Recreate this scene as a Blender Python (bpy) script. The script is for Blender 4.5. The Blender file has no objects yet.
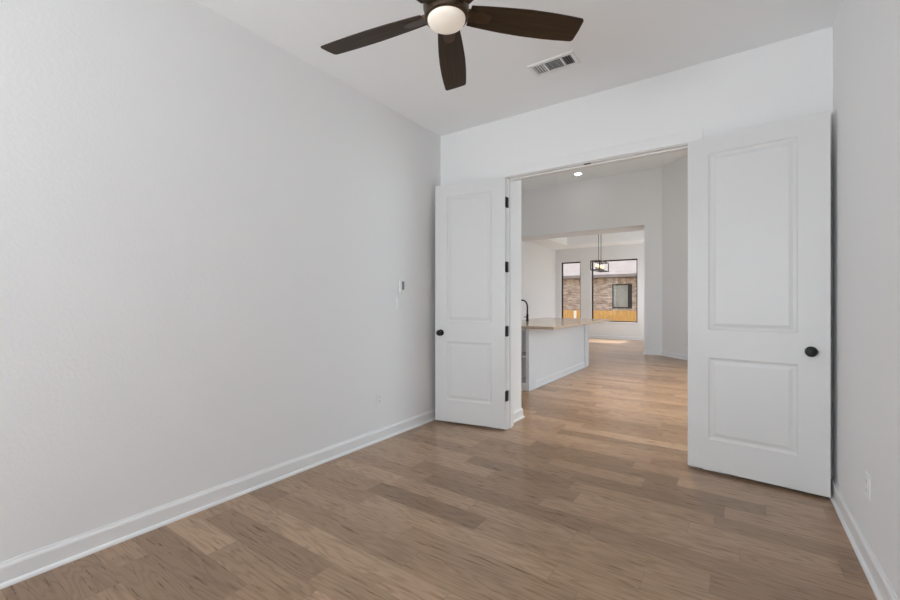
import bpy, bmesh, math, random
from mathutils import Vector, Matrix, Quaternion

random.seed(7)
S = bpy.context.scene
COL = S.collection
PI = math.pi

# ------------------------------------------------------------------ camera
YAW = math.radians(34.786)
cam_data = bpy.data.cameras.new('camera')
cam = bpy.data.objects.new('camera', cam_data)
COL.objects.link(cam)
cam.location = (0, 0, 1.26)
cam.rotation_euler = (PI / 2, 0, YAW)
cam_data.sensor_fit = 'HORIZONTAL'
cam_data.sensor_width = 36.0
cam_data.lens = 415.1 / 900 * 36.0
cam_data.shift_y = 1.55 / 900
cam_data.clip_start = 0.05
cam_data.clip_end = 300
S.camera = cam

# ------------------------------------------------------------------ world, sun, added fills, exposure
S.view_settings.view_transform = 'Standard'
S.view_settings.look = 'None'
S.view_settings.gamma = 1
S.view_settings.use_curve_mapping = False
S.view_settings.exposure = 0.0
S.cycles.diffuse_bounces = 8
S.cycles.max_bounces = 14

world = bpy.data.worlds.new('sky')
S.world = world
world.use_nodes = True
wn = world.node_tree
bg = wn.nodes['Background']
tc = wn.nodes.new('ShaderNodeTexCoord')
sx = wn.nodes.new('ShaderNodeSeparateXYZ')
wr = wn.nodes.new('ShaderNodeValToRGB')
wn.links.new(tc.outputs['Generated'], sx.inputs[0])
wn.links.new(sx.outputs['Z'], wr.inputs[0])
wr.color_ramp.elements[0].color = (0.95, 0.96, 1.0, 1)
wr.color_ramp.elements[1].color = (0.62, 0.78, 1.0, 1)
wn.links.new(wr.outputs[0], bg.inputs['Color'])
bg.inputs['Strength'].default_value = 1.7

sun_d = bpy.data.lights.new('sun', 'SUN')
sun_d.energy = 7.5
sun_d.angle = 0.012
sun_d.color = (1.0, 0.95, 0.87)
sun = bpy.data.objects.new('sun', sun_d)
COL.objects.link(sun)
sun.location = (6, 24, 14)
sun.rotation_euler = Vector((-0.06, -0.66, -1.0)).to_track_quat('-Z', 'Y').to_euler()


def area(name, loc, direction, sx_, sy_, power, color=(1, 1, 1), spread=180):
    d = bpy.data.lights.new(name, 'AREA')
    d.shape = 'RECTANGLE'
    d.size, d.size_y = sx_, sy_
    d.energy = power
    d.color = color
    d.spread = math.radians(spread)
    o = bpy.data.objects.new(name, d)
    COL.objects.link(o)
    o.location = loc
    o.rotation_euler = Vector(direction).to_track_quat('-Z', 'Z').to_euler()
    return o


# unseen area lights added at out-of-view openings to brighten the rooms
area('added_fill_room', (-1.75, -3.22, 1.55), (0, 1, 0.0), 1.5, 1.9, 13, (0.90, 0.955, 1.0), 150)  # unseen fill added behind the camera to light the room
area('added_fill_room_up', (-1.75, -3.20, 1.30), (0.30, 1, 0.80), 1.5, 1.2, 94, (0.89, 0.955, 1.0), 150)  # second unseen fill, added and tilted up to lift the ceiling
area('added_fill_hall', (2.72, 6.6, 1.35), (-1, 0, 0.0), 3.3, 2.4, 92, (0.69, 0.875, 1.0))  # unseen fill added at the open side of the hall
area('added_fill_kitchen', (-5.44, 6.5, 1.75), (1, 0, 0.0), 2.4, 1.3, 16, (0.70, 0.87, 1.0))  # unseen fill added to light the pier and angled wall
area('added_fill_dining', (-1.63, 13.1, 1.55), (-1, 0, 0.1), 2.0, 1.9, 22, (0.76, 0.90, 1.0))  # unseen fill added to brighten the dining area

# ------------------------------------------------------------------ node material helpers


def new_mat(name):
    m = bpy.data.materials.new(name)
    m.use_nodes = True
    return m, m.node_tree, m.node_tree.nodes['Principled BSDF']


def simple(name, color, rough=0.5, metal=0.0, bump=None, emit=None, noise=None):
    m, nt, b = new_mat(name)
    b.inputs['Base Color'].default_value = (*color, 1)
    b.inputs['Roughness'].default_value = rough
    b.inputs['Metallic'].default_value = metal
    if noise or bump:
        g = nt.nodes.new('ShaderNodeNewGeometry')
    if noise:                     # gentle colour mottling (scale, amount)
        n = nt.nodes.new('ShaderNodeTexNoise')
        n.inputs['Scale'].default_value = noise[0]
        n.inputs['Detail'].default_value = 4
        nt.links.new(g.outputs['Position'], n.inputs['Vector'])
        r = nt.nodes.new('ShaderNodeValToRGB')
        a = noise[1]
        r.color_ramp.elements[0].position = 0.3
        r.color_ramp.elements[1].position = 0.7
        r.color_ramp.elements[0].color = (*[c * (1 - a) for c in color], 1)
        r.color_ramp.elements[1].color = (*[min(1, c * (1 + a)) for c in color], 1)
        nt.links.new(n.outputs[0], r.inputs[0])
        nt.links.new(r.outputs[0], b.inputs['Base Color'])
    if bump:
        n = nt.nodes.new('ShaderNodeTexNoise')
        n.inputs['Scale'].default_value = bump[0]
        n.inputs['Detail'].default_value = 3
        nt.links.new(g.outputs['Position'], n.inputs['Vector'])
        bp = nt.nodes.new('ShaderNodeBump')
        bp.inputs['Strength'].default_value = bump[1]
        bp.inputs['Distance'].default_value = 0.004
        nt.links.new(n.outputs[0], bp.inputs['Height'])
        nt.links.new(bp.outputs[0], b.inputs['Normal'])
    if emit:
        b.inputs['Emission Color'].default_value = (*emit[0], 1)
        b.inputs['Emission Strength'].default_value = emit[1]
    return m


class NG:
    """tiny expression helper over math nodes"""

    def __init__(self, nt):
        self.nt = nt

    def m(self, op, a, b=None, c=None):
        n = self.nt.nodes.new('ShaderNodeMath')
        n.operation = op
        for i, v in enumerate((a, b, c)):
            if v is None:
                continue
            if isinstance(v, (int, float)):
                n.inputs[i].default_value = v
            else:
                self.nt.links.new(v, n.inputs[i])
        return n.outputs[0]

    def xyz(self, x, y, z):
        n = self.nt.nodes.new('ShaderNodeCombineXYZ')
        for i, v in enumerate((x, y, z)):
            if isinstance(v, (int, float)):
                n.inputs[i].default_value = v
            else:
                self.nt.links.new(v, n.inputs[i])
        return n.outputs[0]

    def white(self, vec):
        n = self.nt.nodes.new('ShaderNodeTexWhiteNoise')
        n.noise_dimensions = '3D'
        self.nt.links.new(vec, n.inputs['Vector'])
        return n.outputs['Value']

    def noise(self, vec, scale, detail=3, rough=0.5, dist=0.0):
        n = self.nt.nodes.new('ShaderNodeTexNoise')
        n.inputs['Scale'].default_value = scale
        n.inputs['Detail'].default_value = detail
        n.inputs['Roughness'].default_value = rough
        n.inputs['Distortion'].default_value = dist
        self.nt.links.new(vec, n.inputs['Vector'])
        return n.outputs[0]

    def ramp(self, fac, stops):
        n = self.nt.nodes.new('ShaderNodeValToRGB')
        e = n.color_ramp.elements
        while len(e) < len(stops):
            e.new(0.5)
        for i, (p, c) in enumerate(stops):
            e[i].position = p
            e[i].color = (*c, 1)
        self.nt.links.new(fac, n.inputs[0])
        return n.outputs[0]

    def mix(self, blend, fac, a, b):
        n = self.nt.nodes.new('ShaderNodeMix')
        n.data_type = 'RGBA'
        n.blend_type = blend
        for i, v in ((0, fac), (6, a), (7, b)):
            if isinstance(v, (int, float)):
                n.inputs[i].default_value = v
            elif isinstance(v, tuple):
                n.inputs[i].default_value = (*v, 1)
            else:
                self.nt.links.new(v, n.inputs[i])
        return n.outputs[2]


def floor_material():
    m, nt, b = new_mat('oak_planks')
    g = NG(nt)
    geo = nt.nodes.new('ShaderNodeNewGeometry')
    sp = nt.nodes.new('ShaderNodeSeparateXYZ')
    nt.links.new(geo.outputs['Position'], sp.inputs[0])
    x, y = sp.outputs[0], sp.outputs[1]
    ry = g.m('DIVIDE', g.m('SUBTRACT', y, 1.477 - 0.158 * 40), 0.158)
    row = g.m('FLOOR', ry)
    fy = g.m('FRACT', ry)
    r1 = g.white(g.xyz(row, 3.7, 1.3))
    r2 = g.white(g.xyz(row, 9.1, 5.9))
    length = g.m('ADD', 0.62, g.m('MULTIPLY', r2, 0.7))
    rx = g.m('DIVIDE', g.m('ADD', x, g.m('ADD', g.m('MULTIPLY', r1, 5.0), 40.0)), length)
    colm = g.m('FLOOR', rx)
    fx = g.m('FRACT', rx)
    pid = g.white(g.xyz(row, colm, 2.2))
    pid2 = g.white(g.xyz(row, colm, 7.7))
    base = g.ramp(pid, [(0.0, FL[0]), (0.45, FL[1]), (1.0, FL[2])])
    # slight hue drift per plank
    base = g.mix('MIX', g.m('MULTIPLY', pid2, 0.16), base, FL[3])
    # fine straight grain and cathedral figure, shifted per plank
    gx = g.m('ADD', x, g.m('MULTIPLY', pid, 37.0))
    gy = g.m('ADD', y, g.m('MULTIPLY', pid2, 11.0))
    fine = g.noise(g.xyz(g.m('MULTIPLY', gx, 4.0), g.m('MULTIPLY', gy, 60.0), 0.0), 1.0, 5, 0.65)
    broad = g.noise(g.xyz(g.m('MULTIPLY', gx, 1.0), g.m('MULTIPLY', gy, 7.0), 4.0), 1.0, 3, 0.5)
    rings = g.m('SINE', g.m('MULTIPLY', broad, 88.0))
    rings = g.m('MULTIPLY', g.m('ADD', rings, 1.0), 0.5)
    rings = g.m('POWER', rings, 2.0)
    k1 = g.ramp(fine, [(0.28, (0.84, 0.83, 0.82)), (0.72, (1.12, 1.12, 1.12))])
    c = g.mix('MULTIPLY', 0.9, base, k1)
    c = g.mix('MULTIPLY', g.m('MULTIPLY', rings, 0.62), c, (0.66, 0.62, 0.58))
    # joints between planks
    ey = g.m('LESS_THAN', g.m('MINIMUM', fy, g.m('SUBTRACT', 1.0, fy)), 0.008)
    ex = g.m('LESS_THAN', g.m('MULTIPLY', g.m('MINIMUM', fx, g.m('SUBTRACT', 1.0, fx)), length), 0.0012)
    joint = g.m('MAXIMUM', ey, ex)
    c = g.mix('MIX', g.m('MULTIPLY', joint, 0.45), c, (0.10, 0.07, 0.05))
    nt.links.new(c, b.inputs['Base Color'])
    nt.links.new(g.m('ADD', 0.22, g.m('MULTIPLY', fine, 0.14)), b.inputs['Roughness'])
    b.inputs['Specular IOR Level'].default_value = 0.5
    bp = nt.nodes.new('ShaderNodeBump')
    bp.inputs['Strength'].default_value = 0.05
    bp.inputs['Distance'].default_value = 0.001
    nt.links.new(g.m('SUBTRACT', fine, joint), bp.inputs['Height'])
    nt.links.new(bp.outputs[0], b.inputs['Normal'])
    return m


FL = [(0.255, 0.165, 0.105), (0.35, 0.232, 0.150), (0.45, 0.308, 0.205), (0.41, 0.255, 0.165)]


def brick_material(name, bw, bh, vertical=False):
    m, nt, b = new_mat(name)
    g = NG(nt)
    geo = nt.nodes.new('ShaderNodeNewGeometry')
    sp = nt.nodes.new('ShaderNodeSeparateXYZ')
    nt.links.new(geo.outputs['Position'], sp.inputs[0])
    v = g.xyz(sp.outputs[0], sp.outputs[2], 0.0)
    t = nt.nodes.new('ShaderNodeTexBrick')
    nt.links.new(v, t.inputs['Vector'])
    t.inputs['Scale'].default_value = 1.0
    t.inputs['Brick Width'].default_value = bw
    t.inputs['Row Height'].default_value = bh
    t.inputs['Mortar Size'].default_value = 0.006
    t.inputs['Color1'].default_value = (0.32, 0.235, 0.18, 1)
    t.inputs['Color2'].default_value = (0.56, 0.475, 0.39, 1)
    t.inputs['Mortar'].default_value = (0.50, 0.46, 0.42, 1)
    if vertical:
        t.offset = 0.0
    blot = g.noise(g.xyz(g.m('MULTIPLY', sp.outputs[0], 4.0), g.m('MULTIPLY', sp.outputs[2], 12.0), 0.0), 1.0, 4)
    c = g.mix('MULTIPLY', 0.7, t.outputs['Color'], g.ramp(blot, [(0.35, (0.55, 0.50, 0.48)), (0.65, (1.25, 1.25, 1.25))]))
    nt.links.new(c, b.inputs['Base Color'])
    b.inputs['Roughness'].default_value = 0.9
    return m


def wood_material(name, c0, c1, rough=0.6, axis=2, stretch=12.0):
    m, nt, b = new_mat(name)
    g = NG(nt)
    t = nt.nodes.new('ShaderNodeTexCoord')
    sp = nt.nodes.new('ShaderNodeSeparateXYZ')
    nt.links.new(t.outputs['Object'], sp.inputs[0])
    ins = [g.m('MULTIPLY', sp.outputs[i], 1.5 if i == axis else stretch) for i in range(3)]
    n = g.noise(g.xyz(*ins), 2.0, 5, 0.6, 0.4)
    nt.links.new(g.ramp(n, [(0.3, c0), (0.7, c1)]), b.inputs['Base Color'])
    b.inputs['Roughness'].default_value = rough
    b.inputs['Specular IOR Level'].default_value = 0.25
    return m


def glass_material():
    m, nt, b = new_mat('window_glass')
    out = nt.nodes['Material Output']
    nt.nodes.remove(b)
    tr = nt.nodes.new('ShaderNodeBsdfTransparent')
    gl = nt.nodes.new('ShaderNodeBsdfGlossy')
    gl.inputs['Roughness'].default_value = 0.02
    mx = nt.nodes.new('ShaderNodeMixShader')
    mx.inputs[0].default_value = 0.015
    nt.links.new(tr.outputs[0], mx.inputs[1])
    nt.links.new(gl.outputs[0], mx.inputs[2])
    nt.links.new(mx.outputs[0], out.inputs['Surface'])
    return m


M_wall = simple('painted_wall', (0.80, 0.80, 0.805), 0.8, bump=(70, 0.22))
M_ceil = simple('painted_ceiling', (0.90, 0.91, 0.92), 0.9, bump=(70, 0.15))
M_trim = simple('painted_trim', (0.79, 0.79, 0.795), 0.38, noise=(6, 0.006))
M_door = simple('painted_door', (0.675, 0.675, 0.675), 0.42, noise=(5, 0.006))
M_floor = floor_material()
M_black = simple('matte_black_metal', (0.012, 0.012, 0.013), 0.42, 0.6, noise=(40, 0.1))
M_frame = simple('dark_bronze_frame', (0.035, 0.028, 0.024), 0.45, 0.3, noise=(30, 0.1))
M_blade = wood_material('dark_walnut_blade', (0.028, 0.016, 0.008), (0.060, 0.035, 0.018), 0.5, 0, 26.0)
M_bronze = simple('brushed_bronze', (0.10, 0.070, 0.048), 0.36, 0.85, noise=(60, 0.15))
M_bowl = simple('frosted_glass', (0.82, 0.77, 0.70), 0.3, emit=((1.0, 0.86, 0.70), 0.22), noise=(9, 0.02))
M_plate = simple('white_plastic', (0.80, 0.80, 0.80), 0.35, noise=(20, 0.005))
M_slot = simple('dark_recess', (0.03, 0.03, 0.032), 0.8, noise=(20, 0.1))
M_screen = simple('grey_screen', (0.22, 0.225, 0.23), 0.25, noise=(20, 0.1))
M_vent = simple('white_enamel', (0.82, 0.82, 0.82), 0.4, noise=(20, 0.005))
M_island = simple('island_paint', (0.74, 0.755, 0.775), 0.45, noise=(5, 0.008))
M_stone = simple('beige_quartz', (0.50, 0.405, 0.32), 0.16, noise=(14, 0.10))
M_glass = glass_material()
M_brick = brick_material('mixed_brick', 0.40, 0.080)
M_soldier = brick_material('soldier_brick', 0.085, 0.40, True)
M_roof = simple('pale_shingles', (0.27, 0.23, 0.215), 0.9, noise=(5, 0.10))
M_fence = wood_material('cedar_boards', (0.50, 0.25, 0.075), (0.72, 0.42, 0.15), 0.7, 2, 9.0)
M_ground = simple('dry_grass_ground', (0.30, 0.27, 0.17), 0.95, noise=(3, 0.25))
M_darkglass = simple('house_glass', (0.30, 0.31, 0.27), 0.25, noise=(2, 0.2))  # plain grey-green tone of the neighbouring house's pane
M_curtain = simple('dark_curtain', (0.03, 0.03, 0.03), 0.8, noise=(8, 0.2))
M_palewood = simple('pale_post', (0.85, 0.80, 0.70), 0.7, noise=(8, 0.05))
M_bulb = simple('warm_bulb', (1, 0.85, 0.6), 0.3, emit=((1.0, 0.60, 0.28), 1.4))
M_can = simple('lit_lens', (1, 1, 1), 0.4, emit=((1.0, 0.97, 0.92), 12.0))

# ------------------------------------------------------------------ mesh helpers


def obj(name, bm, mat, parent=None, smooth=False, bevel=0.0, loc=None):
    bmesh.ops.recalc_face_normals(bm, faces=bm.faces[:])
    me = bpy.data.meshes.new(name)
    bm.to_mesh(me)
    bm.free()
    me.materials.append(mat)
    o = bpy.data.objects.new(name, me)
    COL.objects.link(o)
    if parent is not None:
        o.parent = parent
    if loc is not None:
        o.location = loc
    if smooth:
        for p in me.polygons:
            p.use_smooth = True
        try:
            me.set_sharp_from_angle(angle=math.radians(40))
        except Exception:
            pass
    if bevel:
        md = o.modifiers.new('bevel', 'BEVEL')
        md.width = bevel
        md.segments = 2
        md.limit_method = 'ANGLE'
    return o


def BM():
    return bmesh.new()


def box(bm, x0, x1, y0, y1, z0, z1, mtx=None):
    vs = [(x, y, z) for x in (x0, x1) for y in (y0, y1) for z in (z0, z1)]
    if mtx:
        vs = [mtx @ Vector(v) for v in vs]
    v = [bm.verts.new(c) for c in vs]
    for f in ((0, 1, 3, 2), (4, 6, 7, 5), (0, 4, 5, 1), (2, 3, 7, 6), (0, 2, 6, 4), (1, 5, 7, 3)):
        bm.faces.new([v[i] for i in f])
    return bm


def boxes(*bs):
    bm = BM()
    for b in bs:
        box(bm, *b)
    return bm


def loft(bm, rings, close_ring=True, caps=True):
    vr = [[bm.verts.new(p) for p in r] for r in rings]
    n = len(vr[0])
    for a, b in zip(vr, vr[1:]):
        for i in range(n if close_ring else n - 1):
            j = (i + 1) % n
            bm.faces.new((a[i], a[j], b[j], b[i]))
    if caps:
        bm.faces.new(vr[0][::-1])
        bm.faces.new(vr[-1])
    return bm


def lathe(bm, prof, origin=(0, 0, 0), axis=(0, 0, 1), seg=32):
    q = Vector((0, 0, 1)).rotation_difference(Vector(axis).normalized())
    o = Vector(origin)
    rings = []
    for r, z in prof:
        rings.append([o + q @ Vector((max(r, 1e-4) * math.cos(2 * PI * i / seg), max(r, 1e-4) * math.sin(2 * PI * i / seg), z)) for i in range(seg)])
    return loft(bm, rings)


def tube(bm, pts, r, seg=12):
    pts = [Vector(p) for p in pts]
    rings = []
    up = None
    for i, p in enumerate(pts):
        t = (pts[min(i + 1, len(pts) - 1)] - pts[max(i - 1, 0)]).normalized()
        if up is None:
            up = Vector((0, 1, 0)) if abs(t.y) < 0.9 else Vector((1, 0, 0))
        a = t.cross(up).normalized()
        b = a.cross(t).normalized()
        up = b
        rr = r[i] if isinstance(r, (list, tuple)) else r
        rings.append([p + rr * (a * math.cos(2 * PI * k / seg) + b * math.sin(2 * PI * k / seg)) for k in range(seg)])
    return loft(bm, rings)


def empty(name, loc=(0, 0, 0), rz=0.0):
    o = bpy.data.objects.new(name, None)
    o.empty_display_size = 0.05
    COL.objects.link(o)
    o.location = loc
    o.rotation_euler = (0, 0, rz)
    return o


def thing(o, label, cat, group=None):
    o['label'] = label
    o['category'] = cat
    if group:
        o['group'] = group
    return o


def structure(o, label=None, cat=None):
    o['kind'] = 'structure'
    if label:
        o['label'] = label
        o['category'] = cat
    return o


# ------------------------------------------------------------------ measures (metres)
XL, XR = -2.681, 0.511            # side walls of the room
YB = 3.678                        # room face of the double-door wall
ZC = 3.069                        # room ceiling
YR = -3.3                         # wall behind the camera
OL, OR_ = -1.868, -0.312          # opening between the jamb faces
OT = 2.476                        # underside of the head jamb
YT = 4.155                         # hall side of the thickened wall left of the doors
HZ = 4.41                         # hall ceiling
HL = -5.48                        # hall / dining outer wall
YH = 10.82                        # wall with the wide opening to the dining area
YD = 14.65                        # dining window wall
DZ = 3.15                         # dining ceiling
XH = 2.8                          # far side of the hall

# ------------------------------------------------------------------ structure
structure(obj('floor', boxes((-6.0, 3.2, -3.5, 14.8, -0.2, 0.0)), M_floor),
          'wide oak plank floor running through both rooms', 'floor')
structure(obj('ceiling', boxes((XL - 0.12, XR + 0.12, YR - 0.15, YB, ZC, ZC + 0.2)), M_ceil),
          'flat white ceiling carrying the dark fan', 'ceiling')
structure(obj('wall_left', boxes((XL - 0.12, XL, YR - 0.15, YB, 0, ZC)), M_wall),
          'long plain white wall with the switch plate', 'wall')
structure(obj('wall_right', boxes((XR, XR + 0.12, YR - 0.15, YB, 0, ZC)), M_wall),
          'white wall beside the knob edge of the open door', 'wall')
JT = 0.02
structure(obj('wall_back', boxes(
    (HL - 0.12, OL - JT, YB, YB + 0.14, 0, HZ), (HL - 0.12, OL - 0.073, YB + 0.14, YT, 0, HZ),
    (OR_ + JT, XH, YB, YB + 0.14, 0, HZ),
    (OL - JT, OR_ + JT, YB, YB + 0.14, OT + JT, HZ)), M_wall),
    'white wall with the wide double doorway', 'wall')
# wall behind the camera with an unseen window placed for the light
structure(obj('wall_front', boxes(
    (XL, -2.60, YR - 0.15, YR, 0, ZC), (-0.90, XR, YR - 0.15, YR, 0, ZC),
    (-2.60, -0.90, YR - 0.15, YR, 0, 0.55), (-2.60, -0.90, YR - 0.15, YR, 2.55, ZC)), M_wall))


def window(name, x0, x1, z0, z1, y_frame, label=None, mull=False):
    """dark frame set near the outside face of a wall that faces along y"""
    w = structure(empty(name, ((x0 + x1) / 2, y_frame, z0)))
    cx, z = (x0 + x1) / 2, z0
    hw, hh, t, d = (x1 - x0) / 2, z1 - z0, 0.042, 0.03
    fr = boxes((-hw, -hw + t, -d, d, 0, hh), (hw - t, hw, -d, d, 0, hh),
               (-hw + t, hw - t, -d, d, 0, t), (-hw + t, hw - t, -d, d, hh - t, hh))
    if mull:
        box(fr, -0.025, 0.025, -d, d, t, hh - t)
    obj('window_frame', fr, M_frame, w, bevel=0.003)
    obj('pane', boxes((-hw + t, hw - t, -0.004, 0.004, t, hh - t)), M_glass, w)
    return w


window('window_3', -2.60, -0.90, 0.55, 2.55, YR - 0.115, mull=True)
structure(obj('sill_room', boxes((-2.62, -0.87, YR - 0.085, YR + 0.03, 0.53, 0.55)), M_trim)).name = 'trim_4'

# hall (kitchen) shell
structure(obj('ceiling_hall', boxes((HL - 0.12, XH + 0.12, YB, YH + 0.86, HZ, HZ + 0.2)), M_ceil),
          'high white kitchen ceiling with the recessed light', 'ceiling')
structure(obj('wall_kitchen', boxes((HL - 0.12, HL, YT, 5.2, 0, HZ), (HL - 0.12, HL, 7.8, YD + 0.15, 0, HZ),
                                     (HL - 0.12, HL, 5.2, 7.8, 0, 1.05), (HL - 0.12, HL, 5.2, 7.8, 2.45, HZ)), M_wall),
          'pale wall behind the black faucet', 'wall')
YH2 = YH + 0.86
structure(obj('wall_far', boxes(
    (HL, -1.85, YH, YH2, 3.10, HZ),
    (-1.85, -1.465, YH, YH2, 0, HZ)), M_wall),
    'white header and pier framing the dining opening', 'wall')
bm = BM()
a = [(-1.465, YH), (0.9, YH - 2.365), (XH, YH - 2.365), (XH, YH2), (-1.465, YH2)]
loft(bm, [[Vector((x, y, 0)) for x, y in a], [Vector((x, y, HZ)) for x, y in a]])
structure(obj('wall_angled', bm, M_wall), 'angled white wall beside the dining opening', 'wall')
structure(obj('wall_hall_opening', boxes(  # unseen wall, its opening added to let light into the hall
    (XH, XH + 0.12, YB, 4.9, 0, HZ), (XH, XH + 0.12, 8.3, YH2, 0, HZ),
    (XH, XH + 0.12, 4.9, 8.3, 2.55, HZ)), M_wall))
# dining shell: window wall with two openings, ceiling with tray, outer walls
W1 = (-5.285, -4.572)
W2 = (-4.205, -2.712)
WZ0, WZ1 = 0.56, 2.675
structure(obj('wall_dining', boxes(
    (HL, W1[0], YD, YD + 0.15, 0, 3.7), (W1[1], W2[0], YD, YD + 0.15, 0, 3.7), (W2[1], -1.4, YD, YD + 0.15, 0, 3.7),
    (W1[0], W1[1], YD, YD + 0.15, 0, WZ0), (W2[0], W2[1], YD, YD + 0.15, 0, WZ0),
    (W1[0], W1[1], YD, YD + 0.15, WZ1, 3.7), (W2[0], W2[1], YD, YD + 0.15, WZ1, 3.7)), M_wall),
    'dining wall pierced by two dark framed windows', 'wall')
structure(obj('wall_dining_side', boxes((-1.60, -1.48, YH2, 12.0, 0, 3.7), (-1.60, -1.48, 14.2, YD, 0, 3.7),
                                         (-1.60, -1.48, 12.0, 14.2, 0, 0.5), (-1.60, -1.48, 12.0, 14.2, 2.6, 3.7)), M_wall))
TX0, TX1, TY0, TY1 = -4.76, -1.75, 11.74, 13.79
structure(obj('ceiling_dining', boxes(
    (HL, TX0, YH2, YD, DZ, 3.43), (TX1, -1.48, YH2, YD, DZ, 3.43),
    (TX0, TX1, YH2, TY0, DZ, 3.43), (TX0, TX1, TY1, YD, DZ, 3.43),
    (HL, -1.48, YH2, YD, 3.43, 3.6)), M_ceil),
    'white tray ceiling over the dining area', 'ceiling')
window('window_1', W1[0], W1[1], WZ0, WZ1, YD + 0.115)
window('added_window_4', -1.1, 1.1, 0.5, 2.6, 0, mull=True).matrix_world = Matrix.Translation((-1.50, 13.1, 0.5)) @ Matrix.Rotation(PI / 2, 4, 'Z')  # unseen window added to brighten the dining area
window('added_window_5', -1.3, 1.3, 1.05, 2.45, 0, mull=True).matrix_world = Matrix.Translation((HL - 0.08, 6.5, 1.05)) @ Matrix.Rotation(PI / 2, 4, 'Z')  # unseen window added to bring light in from the kitchen side
window('window_2', W2[0], W2[1], WZ0, WZ1, YD + 0.115)
structure(obj('trim_5', boxes((W1[0] + 0.001, W1[1] - 0.001, YD - 0.03, YD + 0.084, WZ0 - 0.02, WZ0 + 0.006)), M_trim, bevel=0.004))
structure(obj('trim_6', boxes((W2[0] + 0.001, W2[1] - 0.001, YD - 0.03, YD + 0.084, WZ0 - 0.02, WZ0 + 0.006)), M_trim, bevel=0.004))

# ------------------------------------------------------------------ door jamb, casings
structure(obj('trim_1', boxes(
    (OL - JT, OL, YB - 0.001, YB + 0.142, 0, OT), (OR_, OR_ + JT, YB - 0.001, YB + 0.142, 0, OT),
    (OL - JT, OR_ + JT, YB - 0.001, YB + 0.142, OT, OT + JT),
    (OL, OL + 0.012, YB + 0.045, YB + 0.08, 0, OT - 0.012), (OR_ - 0.012, OR_, YB + 0.045, YB + 0.08, 0, OT - 0.012),
    (OL, OR_, YB + 0.045, YB + 0.08, OT - 0.012, OT)), M_trim, bevel=0.002),
    'white jamb lining the double doorway', 'door frame')
CW = 0.086
bm = boxes((OL - 0.006 - CW, OL - 0.006, YB - 0.018, YB, 0, OT + 0.006),
           (OR_ + 0.006, OR_ + 0.006 + CW, YB - 0.018, YB, 0, OT + 0.006),
           (OL - 0.006 - CW, OR_ + 0.006 + CW, YB - 0.018, YB, OT + 0.006, OT + 0.006 + CW))
tr = structure(obj('trim_2', bm, M_trim, bevel=0.003), 'flat white casing over the double doorway', 'door casing')
# ball catch under the head jamb where the two doors meet
bm = boxes((-1.125, -1.065, YB + 0.008, YB + 0.032, OT - 0.003, OT))
obj('catch_plate', bm, M_black, bpy.data.objects['trim_1'], bevel=0.001)

# ------------------------------------------------------------------ baseboards
PROF = [(0, 0), (0.030, 0), (0.0295, 0.007), (0.026, 0.013), (0.021, 0.017), (0.015, 0.019),
        (0.015, 0.084), (0.012, 0.092), (0.0065, 0.098), (0.005, 0.105), (0, 0.105)]


def baseboard(name, path, label=None):
    """path: floor points; the room lies to the LEFT of the walking direction. Corners are mitred."""
    P = [Vector((x, y)) for x, y in path]
    rings = []
    for i, p in enumerate(P):
        dirs = []
        if i > 0:
            dirs.append((p - P[i - 1]).normalized())
        if i < len(P) - 1:
            dirs.append((P[i + 1] - p).normalized())
        ns = [Vector((-d.y, d.x)) for d in dirs]
        n = sum(ns, Vector((0, 0)))
        n = n.normalized() / max(0.2, n.normalized().dot(ns[0]))
        rings.append([Vector((p.x + n.x * d, p.y + n.y * d, z)) for d, z in PROF])
    bm = loft(BM(), rings)
    o = obj(name, bm, M_trim)
    structure(o, label, 'baseboard' if label else None)
    return o


baseboard('baseboard_left', [(XL, YB), (XL, YR)], 'white baseboard along the wall with the switch plate')
baseboard('baseboard_right', [(XR, YR), (XR, YB)], 'white baseboard under the low outlet near the open door edge')
baseboard('baseboard_back', [(OL - 0.095, YB), (XL, YB)])
baseboard('baseboard_back_short', [(XR, YB), (OR_ + 0.095, YB)])
baseboard('baseboard_doorway', [(HL, YT), (OL - 0.073, YT), (OL - 0.073, YB + 0.142)], 'short baseboard wrapping the doorway wall end')
baseboard('baseboard_kitchen', [(HL, YD), (HL, YT)])
baseboard('baseboard_dining', [(-1.6, YD), (HL, YD)], 'white baseboard beneath the two dining windows')
baseboard('baseboard_angled', [(XH, YH - 2.365), (0.9, YH - 2.365), (-1.465, YH), (-1.85, YH), (-1.85, YH2)],
          'white baseboard turning along the angled wall')

# ------------------------------------------------------------------ doors


def panel_face(bm, W, H, y, sgn, stiles, rects):
    """one face of a moulded door in the plane y (outward sgn): frame strips plus stepped, raised panels"""
    def quad(x0, x1, z0, z1):
        bm.faces.new([bm.verts.new((x, y, z)) for x, z in ((x0, z0), (x1, z0), (x1, z1), (x0, z1))])
    sa, sb = stiles
    quad(0, sa, 0, H)
    quad(W - sb, W, 0, H)
    zs = [0]
    for z0, z1 in rects:
        zs += [z0, z1]
    zs.append(H)
    for i in range(0, len(zs), 2):
        quad(sa, W - sb, zs[i], zs[i + 1])
    steps = [(0, 0), (0.004, 0.004), (0.012, 0.0075), (0.018, 0.0085), (0.024, 0.0085), (0.034, 0.006), (0.044, 0.003), (0.050, 0.0022)]
    for z0, z1 in rects:
        rings = []
        for ins, dep in steps:
            x0, x1, a0, a1 = sa + ins, W - sb - ins, z0 + ins, z1 - ins
            yy = y - sgn * dep
            rings.append([bm.verts.new((x, yy, z)) for x, z in ((x0, a0), (x1, a0), (x1, a1), (x0, a1))])
        for a, b in zip(rings, rings[1:]):
            for i in range(4):
                j = (i + 1) % 4
                bm.faces.new((a[i], a[j], b[j], b[i]))
        bm.faces.new(rings[-1])


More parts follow.
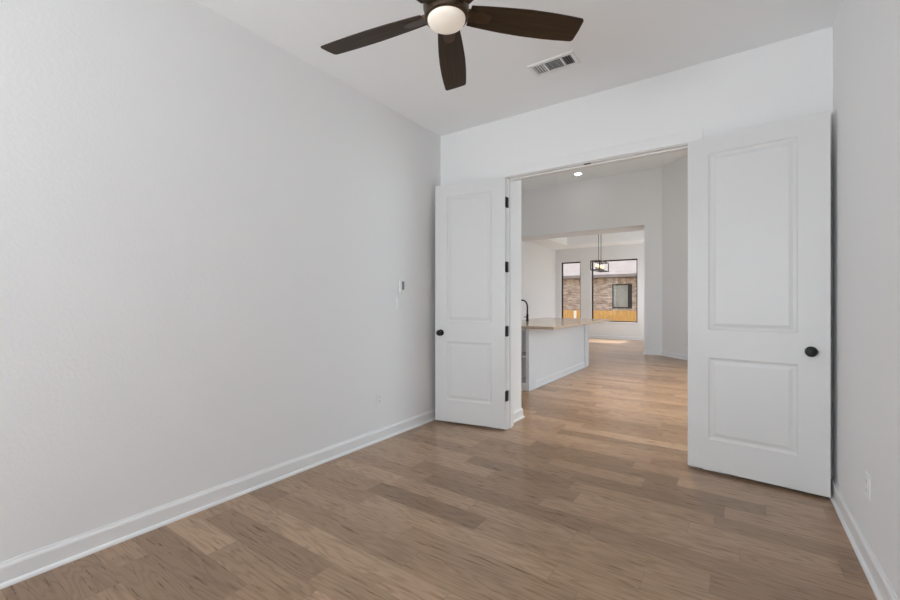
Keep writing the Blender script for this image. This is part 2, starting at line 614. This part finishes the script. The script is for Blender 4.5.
def knob(parent, x, z, y, sgn):
    """black round knob: rose, neck and ball"""
    prof = [(0, 0), (0.033, 0), (0.033, 0.005), (0.028, 0.010), (0.013, 0.012), (0.011, 0.022), (0.013, 0.030),
            (0.024, 0.034), (0.030, 0.041), (0.0305, 0.050), (0.026, 0.057), (0.014, 0.0605), (0, 0.061)]
    return obj('door_knob', lathe(BM(), prof, (x, y, z), (0, sgn, 0), 28), M_black, parent, smooth=True)


def door(name, hinge, ang, W, mirror, backset, stile, hx, label):
    """hinge: camera-side corner at the hinge edge; the leaf runs along local +x, its visible face is local y=0 facing -y"""
    T, H = 0.035, 2.448
    d = structure(empty(name, (hinge[0], hinge[1], 0.022), ang), label, 'door')
    rects = [(0.225, 0.825), (1.03, 2.325)]
    s = 1 if not mirror else -1
    bm = BM()
    y0, y1 = (0, T) if not mirror else (0, -T)
    panel_face(bm, W, H, y0, -s, stile, rects)
    panel_face(bm, W, H, y1, s, stile, rects)
    for f in (((0, y0, 0), (0, y1, 0), (0, y1, H), (0, y0, H)), ((W, y0, 0), (W, y1, 0), (W, y1, H), (W, y0, H)),
              ((0, y0, 0), (W, y0, 0), (W, y1, 0), (0, y1, 0)), ((0, y0, H), (W, y0, H), (W, y1, H), (0, y1, H))):
        bm.faces.new([bm.verts.new(c) for c in f])
    bmesh.ops.remove_doubles(bm, verts=bm.verts[:], dist=1e-5)
    obj('door_panel', bm, M_door, d)
    knob(d, W - backset, 0.915, y0, -s)
    knob(d, W - backset, 0.915, y1, s)
    bm = boxes((W - 0.001, W + 0.0012, min(y0, y1) + 0.006, max(y0, y1) - 0.006, 0.885, 0.945))
    obj('latch_plate', bm, M_black, d)
    for z in (0.312, 0.947, 1.577, 2.21):
        bm = BM()
        yb = y1 + s * 0.010
        for k in range(5):
            tube(bm, [(hx, yb, z - 0.05 + 0.02 * k), (hx, yb, z - 0.0305 + 0.02 * k)], 0.0075, 12)
        lathe(bm, [(0, -0.004), (0.005, -0.003), (0.006, 0)], (hx, yb, z - 0.05))
        lathe(bm, [(0.006, 0), (0.005, 0.003), (0, 0.004)], (hx, yb, z + 0.0495))
        box(bm, -0.0015, 0.0005, min(y0, y1) + 0.004, max(y0, y1) + 0.0, z - 0.05, z + 0.0495)
        # jamb leaf, seen beside the barrel
        box(bm, hx - 0.006, hx - 0.004, min(yb, yb + s * 0.036), max(yb, yb + s * 0.036), z - 0.05, z + 0.0495)
        obj('hinge', bm, M_black, d, smooth=True)
    return d


# local +x points from the hinge to the free edge
door('door_1', (-1.862, 3.618), PI + math.radians(10.3), 0.757, True, 0.066, (0.135, 0.135), -0.006, 'white two-panel door with black hinges, folded back beside the switch wall')
door('door_2', (-0.316, 3.618), -math.radians(7.0), 0.800, False, 0.092, (0.135, 0.158), 0.005, 'white two-panel door standing open against the wall, its black knob facing the room')

# ------------------------------------------------------------------ ceiling fan
FAN = Vector((-1.094, 1.545, 2.577))
fan = thing(empty('ceiling_fan', (0, 0, 0)), 'dark brown five-blade ceiling fan with a frosted light', 'ceiling fan')
fwd = Vector((-math.sin(YAW), math.cos(YAW), 0))
fan.location = FAN
fan.rotation_mode = 'QUATERNION'
fan.rotation_quaternion = Quaternion(fwd, -math.radians(1.8))
top = ZC - FAN.z
obj('canopy', lathe(BM(), [(0, top + 0.004), (0.068, top + 0.004), (0.068, top - 0.020), (0.058, top - 0.045), (0.03, top - 0.06), (0, top - 0.06)]), M_bronze, fan, smooth=True)
obj('downrod', lathe(BM(), [(0.0127, 0.12), (0.0127, top - 0.05)]), M_bronze, fan, smooth=True)
obj('motor_housing', lathe(BM(), [(0, -0.030), (0.092, -0.030), (0.099, -0.026), (0.101, -0.018), (0.101, 0.010), (0.104, 0.018), (0.104, 0.07), (0.098, 0.095), (0.07, 0.118), (0.03, 0.13), (0.02, 0.16), (0, 0.16)], seg=48), M_bronze, fan, smooth=True)
prof = [(0, -0.070)] + [(0.0865 * math.sin(t), -0.033 - 0.037 * math.cos(t)) for t in [PI / 2 * i / 9 for i in range(1, 10)]] + [(0.0865, -0.024), (0, -0.024)]
obj('light_bowl', lathe(BM(), prof, seg=48), M_bowl, fan, smooth=True)
PITCH = -math.radians(12.8)
R0, R1 = 0.108, 0.668


def blade_bm():
    bm = BM()
    # half widths along the blade (leading side, trailing side)
    st = [(0.0, .052, .052), (0.06, .056, .055), (0.15, .061, .060), (0.3, .068, .066), (0.5, .073, .072), (0.7, .073, .072), (0.85, .070, .069), (0.95, .0665, .066)]
    out_a, out_b = [], []
    for t, a, b_ in st:
        r = R0 + (R1 - R0) * t
        out_a.append((r, a))
        out_b.append((r, -b_))
    tip = [(R1 - 0.012, 0.0655), (R1 - 0.004, 0.062), (R1 + 0.001, 0.053), (R1 + 0.002, 0.0), (R1 - 0.001, -0.053), (R1 - 0.007, -0.062), (R1 - 0.015, -0.065)]
    loop = out_a + tip + out_b[::-1]
    th = 0.006
    loft(bm, [[Vector((r, w, -th / 2)) for r, w in loop], [Vector((r, w, th / 2)) for r, w in loop]])
    return bm


bl0 = obj('blade', blade_bm(), M_blade, fan, bevel=0.002)
bm = BM()
box(bm, 0.085, 0.135, -0.028, 0.028, -0.006, 0.010)
loop = [(0.125, 0.024), (0.16, 0.030), (0.205, 0.022), (0.215, 0.0), (0.205, -0.022), (0.16, -0.030), (0.125, -0.024)]
loft(bm, [[Vector((r, w, -0.0065)) for r, w in loop], [Vector((r, w, -0.0032)) for r, w in loop]])
br0 = obj('blade_bracket', bm, M_bronze, bl0, bevel=0.002)
for k in range(5):
    if k == 0:
        bl, brk = bl0, br0
    else:
        bl, brk = bl0.copy(), br0.copy()
        COL.objects.link(bl)
        COL.objects.link(brk)
        bl.parent = fan
        brk.parent = bl
    bl.rotation_euler = (Matrix.Rotation(math.radians(48.2 + 72 * k), 4, 'Z') @ Matrix.Rotation(PITCH, 4, 'X')).to_euler()

# ------------------------------------------------------------------ ceiling vent
vx0, vx1, vy0, vy1 = -1.333, -0.979, 2.955, 3.140
v = thing(empty('ceiling_vent', ((vx0 + vx1) / 2, (vy0 + vy1) / 2, ZC)), 'white three-section air register set in the ceiling by the doorway', 'air vent')
hx, hy = (vx1 - vx0) / 2, (vy1 - vy0) / 2
ix, iy = hx - 0.030, hy - 0.030
obj('vent_frame', boxes((-hx, -ix, -hy, hy, -0.010, 0), (ix, hx, -hy, hy, -0.010, 0), (-ix, ix, -hy, -iy, -0.010, 0), (-ix, ix, iy, hy, -0.010, 0),
                        (-0.066, -0.052, -iy, iy, -0.009, -0.001), (0.066, 0.080, -iy, iy, -0.009, -0.001)), M_vent, v, bevel=0.003)
obj('duct_opening', boxes((-ix, ix, -iy, iy, -0.0015, 0)), M_slot, v)
bm = BM()
for i in range(7):                # centre bank: slats along the length
    y = -iy + (i + 0.5) * 2 * iy / 7
    box(bm, -0.052, 0.066, -0.0075, 0.0075, -0.0006, 0.0006, Matrix.Translation((0, y, -0.0055)) @ Matrix.Rotation(math.radians(42), 4, 'X'))
for i in range(4):                # end banks: slats across
    for x0, x1, a in ((-ix, -0.066, -58), (0.080, ix, 58)):
        x = x0 + (i + 0.5) * (x1 - x0) / 4
        box(bm, -0.0075, 0.0075, -iy, iy, -0.0006, 0.0006, Matrix.Translation((x, 0, -0.0055)) @ Matrix.Rotation(math.radians(a), 4, 'Y'))
obj('louver', bm, M_vent, v)

# ------------------------------------------------------------------ wall plates


def plate(name, label, cat, loc, rz, w, hgt):
    """plate on a wall; local +y points into the wall, -y into the room"""
    t = thing(empty(name, loc, rz), label, cat)
    obj('plate', boxes((-w / 2, w / 2, -0.006, 0, -hgt / 2, hgt / 2)), M_plate, t, bevel=0.003)
    return t


def outlet(label, loc, rz):
    t = plate('power_outlet', label, 'outlet', loc, rz, 0.072, 0.117)
    for dz in (0.0195, -0.0195):
        r = obj('receptacle', boxes((-0.0165, 0.0165, -0.0085, -0.006, dz - 0.014, dz + 0.014)), M_plate, t, bevel=0.002)
        obj('slot', boxes((-0.0075, -0.0055, -0.0088, -0.0083, dz - 0.004, dz + 0.006), (0.0055, 0.0075, -0.0088, -0.0083, dz - 0.003, dz + 0.005),
                          (-0.002, 0.002, -0.0088, -0.0083, dz - 0.010, dz - 0.006)), M_slot, r)
    return t


sw = plate('light_switch', 'white double rocker switch plate below the fan remote', 'light switch', (XL, 3.022, 1.245), PI / 2, 0.117, 0.117)
for dx in (-0.023, 0.023):
    bm = BM()
    loft(bm, [[Vector((dx - 0.0165, -0.006, z)), Vector((dx + 0.0165, -0.006, z)), Vector((dx + 0.0165, yy, z)), Vector((dx - 0.0165, yy, z))]
              for z, yy in ((-0.033, -0.0115), (0.0, -0.008), (0.033, -0.0075))])
    obj('rocker', bm, M_plate, sw, bevel=0.001)
rm = thing(empty('fan_remote', (XL, 3.035, 1.408), PI / 2), 'small white remote with grey face in a wall cradle above the switch plate', 'remote control')
obj('cradle', boxes((-0.036, 0.036, -0.008, 0, -0.062, 0.062), (-0.036, 0.036, -0.024, -0.008, -0.062, -0.050),
                    (-0.036, -0.030, -0.020, -0.008, -0.05, 0.02), (0.030, 0.036, -0.020, -0.008, -0.05, 0.02)), M_plate, rm, bevel=0.003)
obj('handset', boxes((-0.027, 0.027, -0.021, -0.008, -0.048, 0.056)), M_plate, rm, bevel=0.004)
obj('screen', boxes((-0.017, 0.017, -0.0222, -0.021, -0.034, 0.046)), M_screen, rm)
outlet('white outlet low on the long wall beneath the switch plate', (XL, 2.729, 0.376), PI / 2)
outlet('white outlet low on the wall by the knob edge of the open door', (XR, 2.762, 0.382), -PI / 2)

# ------------------------------------------------------------------ recessed light in the hall ceiling
rl = thing(empty('recessed_light', (-3.25, 10.22, HZ)), 'small round lit downlight in the kitchen ceiling', 'ceiling light')
obj('trim_ring', lathe(BM(), [(0.085, 0), (0.088, -0.004), (0.105, -0.006), (0.110, 0)], seg=32), M_vent, rl, smooth=True)
obj('lens', lathe(BM(), [(0, -0.004), (0.084, -0.004), (0.084, 0)], seg=32), M_can, rl)
hall_ceiling = bpy.data.objects['ceiling_hall']
for x_, y_, e_ in ((-3.25, 10.22, 22), (-0.7, 5.3, 440), (-0.7, 7.5, 470), (1.2, 6.4, 40), (-3.3, 6.6, 40)):  # first sits at the visible downlight, the others are added out of view
    ld = bpy.data.lights.new('downlight', 'SPOT')
    ld.energy = e_
    ld.spot_size = math.radians(70)
    ld.spot_blend = 1.0
    ld.shadow_soft_size = 0.08
    ld.color = (1.0, 0.79, 0.52) if y_ < 10 else (1.0, 0.95, 0.88)
    lo = bpy.data.objects.new('downlight', ld)
    COL.objects.link(lo)
    lo.location = (x_, y_, HZ - 0.02)
    if y_ < 10:                   # fittings added for the unseen spots that warm the hall floor
        f_ = obj('added_downlight_fitting', lathe(BM(), [(0, -0.003), (0.084, -0.003), (0.088, -0.005), (0.105, -0.006), (0.110, 0)], (x_, y_, HZ), seg=32), M_can, hall_ceiling)

# unseen spot added above the header's underside to brighten the dining floor
ld = bpy.data.lights.new('added_tray_light', 'SPOT')
ld.energy = 150
ld.spot_size = math.radians(105)
ld.spot_blend = 0.9
ld.shadow_soft_size = 0.08
ld.color = (1.0, 0.90, 0.78)
lo = bpy.data.objects.new('added_tray_light', ld)
COL.objects.link(lo)
lo.location = (-2.75, 12.35, 3.41)
obj('added_tray_fitting', lathe(BM(), [(0, -0.003), (0.084, -0.003), (0.088, -0.005), (0.105, -0.006), (0.110, 0)], (-2.75, 12.35, 3.43), seg=32), M_can, bpy.data.objects['ceiling_dining'])

# ------------------------------------------------------------------ kitchen island
IX1, IY0, IY1, IX0 = -2.408, 5.41, 8.23, -3.30
isl = thing(empty('kitchen_island', ((IX0 + IX1) / 2, (IY0 + IY1) / 2, 0)), 'pale grey kitchen island with an open shelf end, under the beige countertop', 'kitchen island')
ox, oy = -(IX0 + IX1) / 2, -(IY0 + IY1) / 2


def ib(*bs):
    return boxes(*[(a + ox, b + ox, c + oy, d + oy, e, f) for a, b, c, d, e, f in bs])


# carcass: long panel, back, far end, and the shelf bay open towards the doors
obj('cabinet_body', ib((IX0, IX1 - 0.032, IY0 + 0.50, IY1 - 0.002, 0, 0.88),
                       (IX1 - 0.04, IX1 - 0.032, IY0 + 0.02, IY0 + 0.50, 0, 0.88),
                       (IX0, IX0 + 0.04, IY0 + 0.02, IY0 + 0.50, 0, 0.88),
                       (IX0 + 0.04, IX1 - 0.04, IY0 + 0.02, IY0 + 0.50, 0, 0.10),
                       (IX0 + 0.04, IX1 - 0.04, IY0 + 0.02, IY0 + 0.50, 0.855, 0.88)), M_island, isl)
obj('face_frame', ib((IX1 - 0.05, IX1 - 0.0, IY0, IY0 + 0.02, 0, 0.88), (IX0, IX0 + 0.06, IY0, IY0 + 0.02, 0, 0.88),
                     (IX0 + 0.06, IX1 - 0.05, IY0, IY0 + 0.02, 0, 0.11), (IX0 + 0.06, IX1 - 0.05, IY0, IY0 + 0.02, 0.845, 0.88)), M_island, isl, bevel=0.002)
obj('shelf', ib((IX0 + 0.04, IX1 - 0.04, IY0 + 0.03, IY0 + 0.50, 0.46, 0.48)), M_island, isl, bevel=0.001)
obj('end_post', ib((IX1 - 0.032, IX1, IY0 + 0.02, IY0 + 0.24, 0, 0.88)), M_island, isl, bevel=0.002)
obj('end_post', ib((IX1 - 0.032, IX1, IY1 - 0.20, IY1, 0, 0.88)), M_island, isl, bevel=0.002)
rings = []
for y in (IY0 + 0.24, IY1 - 0.20):
    rings.append([Vector((IX1 - 0.032 + d + ox, y + oy, z)) for d, z in PROF])
obj('baseboard_strip', loft(BM(), rings), M_trim, isl)
ct = thing(obj('countertop', boxes((IX0 - 0.04, -2.030, IY0 - 0.06, IY1 + 0.10, 0.88, 0.92)), M_stone, bevel=0.004),
           'long beige stone countertop overhanging the island', 'countertop')
# faucet
fx, fy, fz = -3.06, 6.80, 0.92
fc = thing(empty('kitchen_faucet', (fx, fy, fz)), 'tall matte black gooseneck faucet on the beige countertop', 'faucet')
obj('body', lathe(BM(), [(0, 0), (0.028, 0), (0.028, 0.008), (0.022, 0.012), (0.021, 0.11), (0.0155, 0.118), (0, 0.118)]), M_black, fc, smooth=True)
pts = [(0, 0, 0.11), (0, 0, 0.25)] + [(-0.10 + 0.10 * math.cos(t), 0, 0.25 + 0.115 * math.sin(t)) for t in [PI * i / 14 for i in range(1, 14)]] + [(-0.205, 0, 0.235)]
obj('spout', tube(BM(), pts, 0.0135), M_black, fc, smooth=True)
obj('spray_head', tube(BM(), [(-0.204, 0, 0.245), (-0.206, 0, 0.215), (-0.209, 0, 0.16), (-0.21, 0, 0.145)], [0.0145, 0.018, 0.02, 0.017]), M_black, fc, smooth=True)
obj('lever', tube(BM(), [(0, 0, 0.062), (-0.005, -0.045, 0.064), (-0.012, -0.11, 0.075)], [0.012, 0.009, 0.006]), M_black, fc, smooth=True)

# ------------------------------------------------------------------ dining chandelier: rectangular cage on two rods
cx_, cy_, z0, z1 = -3.415, 12.80, 2.185, 2.445
ch = thing(empty('chandelier', (cx_, cy_, 3.43)), 'black rectangular cage chandelier with warm bulbs before the wide window', 'chandelier')
dz = -3.43
w2, l2, t = 0.125, 0.50, 0.011
bm = BM()
for z in (z0 + dz, z1 + dz):
    for x in (-w2, w2):
        box(bm, x - t, x + t, -l2, l2, z - t, z + t)
    for y in (-l2, l2):
        box(bm, -w2, w2, y - t, y + t, z - t, z + t)
for x in (-w2, w2):
    for y in (-l2, l2):
        box(bm, x - t, x + t, y - t, y + t, z0 + dz, z1 + dz)
obj('cage', bm, M_black, ch)
obj('light_bar', boxes((-0.018, 0.018, -l2, l2, z0 + dz - 0.008, z0 + dz + 0.012), (-0.018, 0.018, -l2, l2, z1 + dz - 0.01, z1 + dz + 0.01)), M_black, ch)
for y in (-0.13, 0.13):
    obj('rod', lathe(BM(), [(0.008, z1 + dz), (0.008, 0)], (0, y, 0), seg=10), M_black, ch)
obj('canopy', boxes((-0.06, 0.06, -0.19, 0.19, -0.025, 0)), M_black, ch, bevel=0.004)
s0 = obj('candle_sleeve', lathe(BM(), [(0, 0.012), (0.02, 0.012), (0.014, 0.02), (0.014, 0.085), (0, 0.085)], seg=12), M_black, ch)
b0 = obj('bulb', lathe(BM(), [(0, 0.085), (0.012, 0.088), (0.030, 0.115), (0.030, 0.14), (0.016, 0.17), (0, 0.185)], seg=14), M_bulb, s0, smooth=True)
for k in range(5):
    if k == 0:
        s_, b_ = s0, b0
    else:
        s_, b_ = s0.copy(), b0.copy()
        COL.objects.link(s_)
        COL.objects.link(b_)
        s_.parent = ch
        b_.parent = s_
    s_.location = (0, -0.38 + 0.19 * k, z0 + dz)

# ------------------------------------------------------------------ outside: ground, fence, neighbouring house
structure(obj('ground', boxes((-40, 40, -40, 45, -1.2, -1.0)), M_ground))
fy_ = 18.5
fn = thing(empty('wooden_fence', (-5.0, fy_, -1.0)), 'orange cedar board fence beyond the dining windows', 'fence')
bm = BM()
x = -7.0
while x < 6.0:
    zt = 1.875 + random.uniform(-0.008, 0.008)
    yy = random.uniform(-0.003, 0.003)
    box(bm, x, x + 0.137, yy, yy + 0.018, 0.03, zt)
    x += 0.140
obj('board_run', bm, M_fence, fn)
obj('rail', boxes((-7, 6, 0.022, 0.06, 0.3, 0.39)), M_fence, fn)
obj('rail', boxes((-7, 6, 0.022, 0.06, 1.45, 1.54)), M_fence, fn)
po = thing(obj('stand_in_post', boxes((-0.045, 0.045, -0.045, 0.045, 0, 1.85)), M_palewood, bevel=0.008, loc=(-5.95, 18.3, -1.0)), 'pale square post standing in for a bright mark at the orange fence', 'post')  # post added for a bright mark of uncertain cause at the fence

HY = 21.0
hs = thing(empty('brick_house', (-5, HY, -1.0)), 'neighbouring brick house with a pale roof seen through the dining windows', 'house')
ex, ez = 5.0, 1.0                 # world -> local offsets
wx0, wx1, wz0, wz1 = -5.03, -4.12, 0.925, 2.105


def hb(*bs):
    return boxes(*[(a + ex, b + ex, c - HY, d - HY, e + ez, f + ez) for a, b, c, d, e, f in bs])


obj('brick_wall', hb((-14, wx0, HY, HY + 0.3, -1, 2.115), (wx1, 4, HY, HY + 0.3, -1, 2.115), (wx0, wx1, HY, HY + 0.3, -1, wz0), (wx0, wx1, HY, HY + 0.3, wz1, 2.115),
                    (-14, -13.7, HY + 0.3, 29, -1, 2.4), (3.7, 4, HY + 0.3, 29, -1, 2.4)), M_brick, hs)
obj('soldier_course', hb((-14, 4, HY - 0.012, HY + 0.3, 2.115, 2.40)), M_soldier, hs)
bm = BM()
rings = []
for xx in (-14.4, 4.4):
    rings.append([Vector((xx + ex, y - HY, z + ez)) for y, z in ((20.6, 2.42), (20.6, 2.56), (25.2, 4.95), (29.8, 2.56), (29.8, 2.42), (20.9, 2.42))])
obj('roof', loft(bm, rings), M_roof, hs)
wf = obj('house_window', hb((wx0, wx0 + 0.06, HY + 0.03, HY + 0.1, wz0, wz1), (wx1 - 0.06, wx1, HY + 0.03, HY + 0.1, wz0, wz1),
                      (wx0 + 0.06, wx1 - 0.06, HY + 0.03, HY + 0.1, wz0, wz0 + 0.07), (wx0 + 0.06, wx1 - 0.06, HY + 0.03, HY + 0.1, wz1 - 0.06, wz1)), M_frame, hs)
obj('pane', hb((wx0 + 0.06, wx1 - 0.06, HY + 0.06, HY + 0.07, wz0 + 0.07, wz1 - 0.06)), M_darkglass, wf)
obj('curtain', hb((wx1 - 0.20, wx1 - 0.06, HY + 0.052, HY + 0.06, wz0 + 0.07, wz1 - 0.06)), M_curtain, wf)
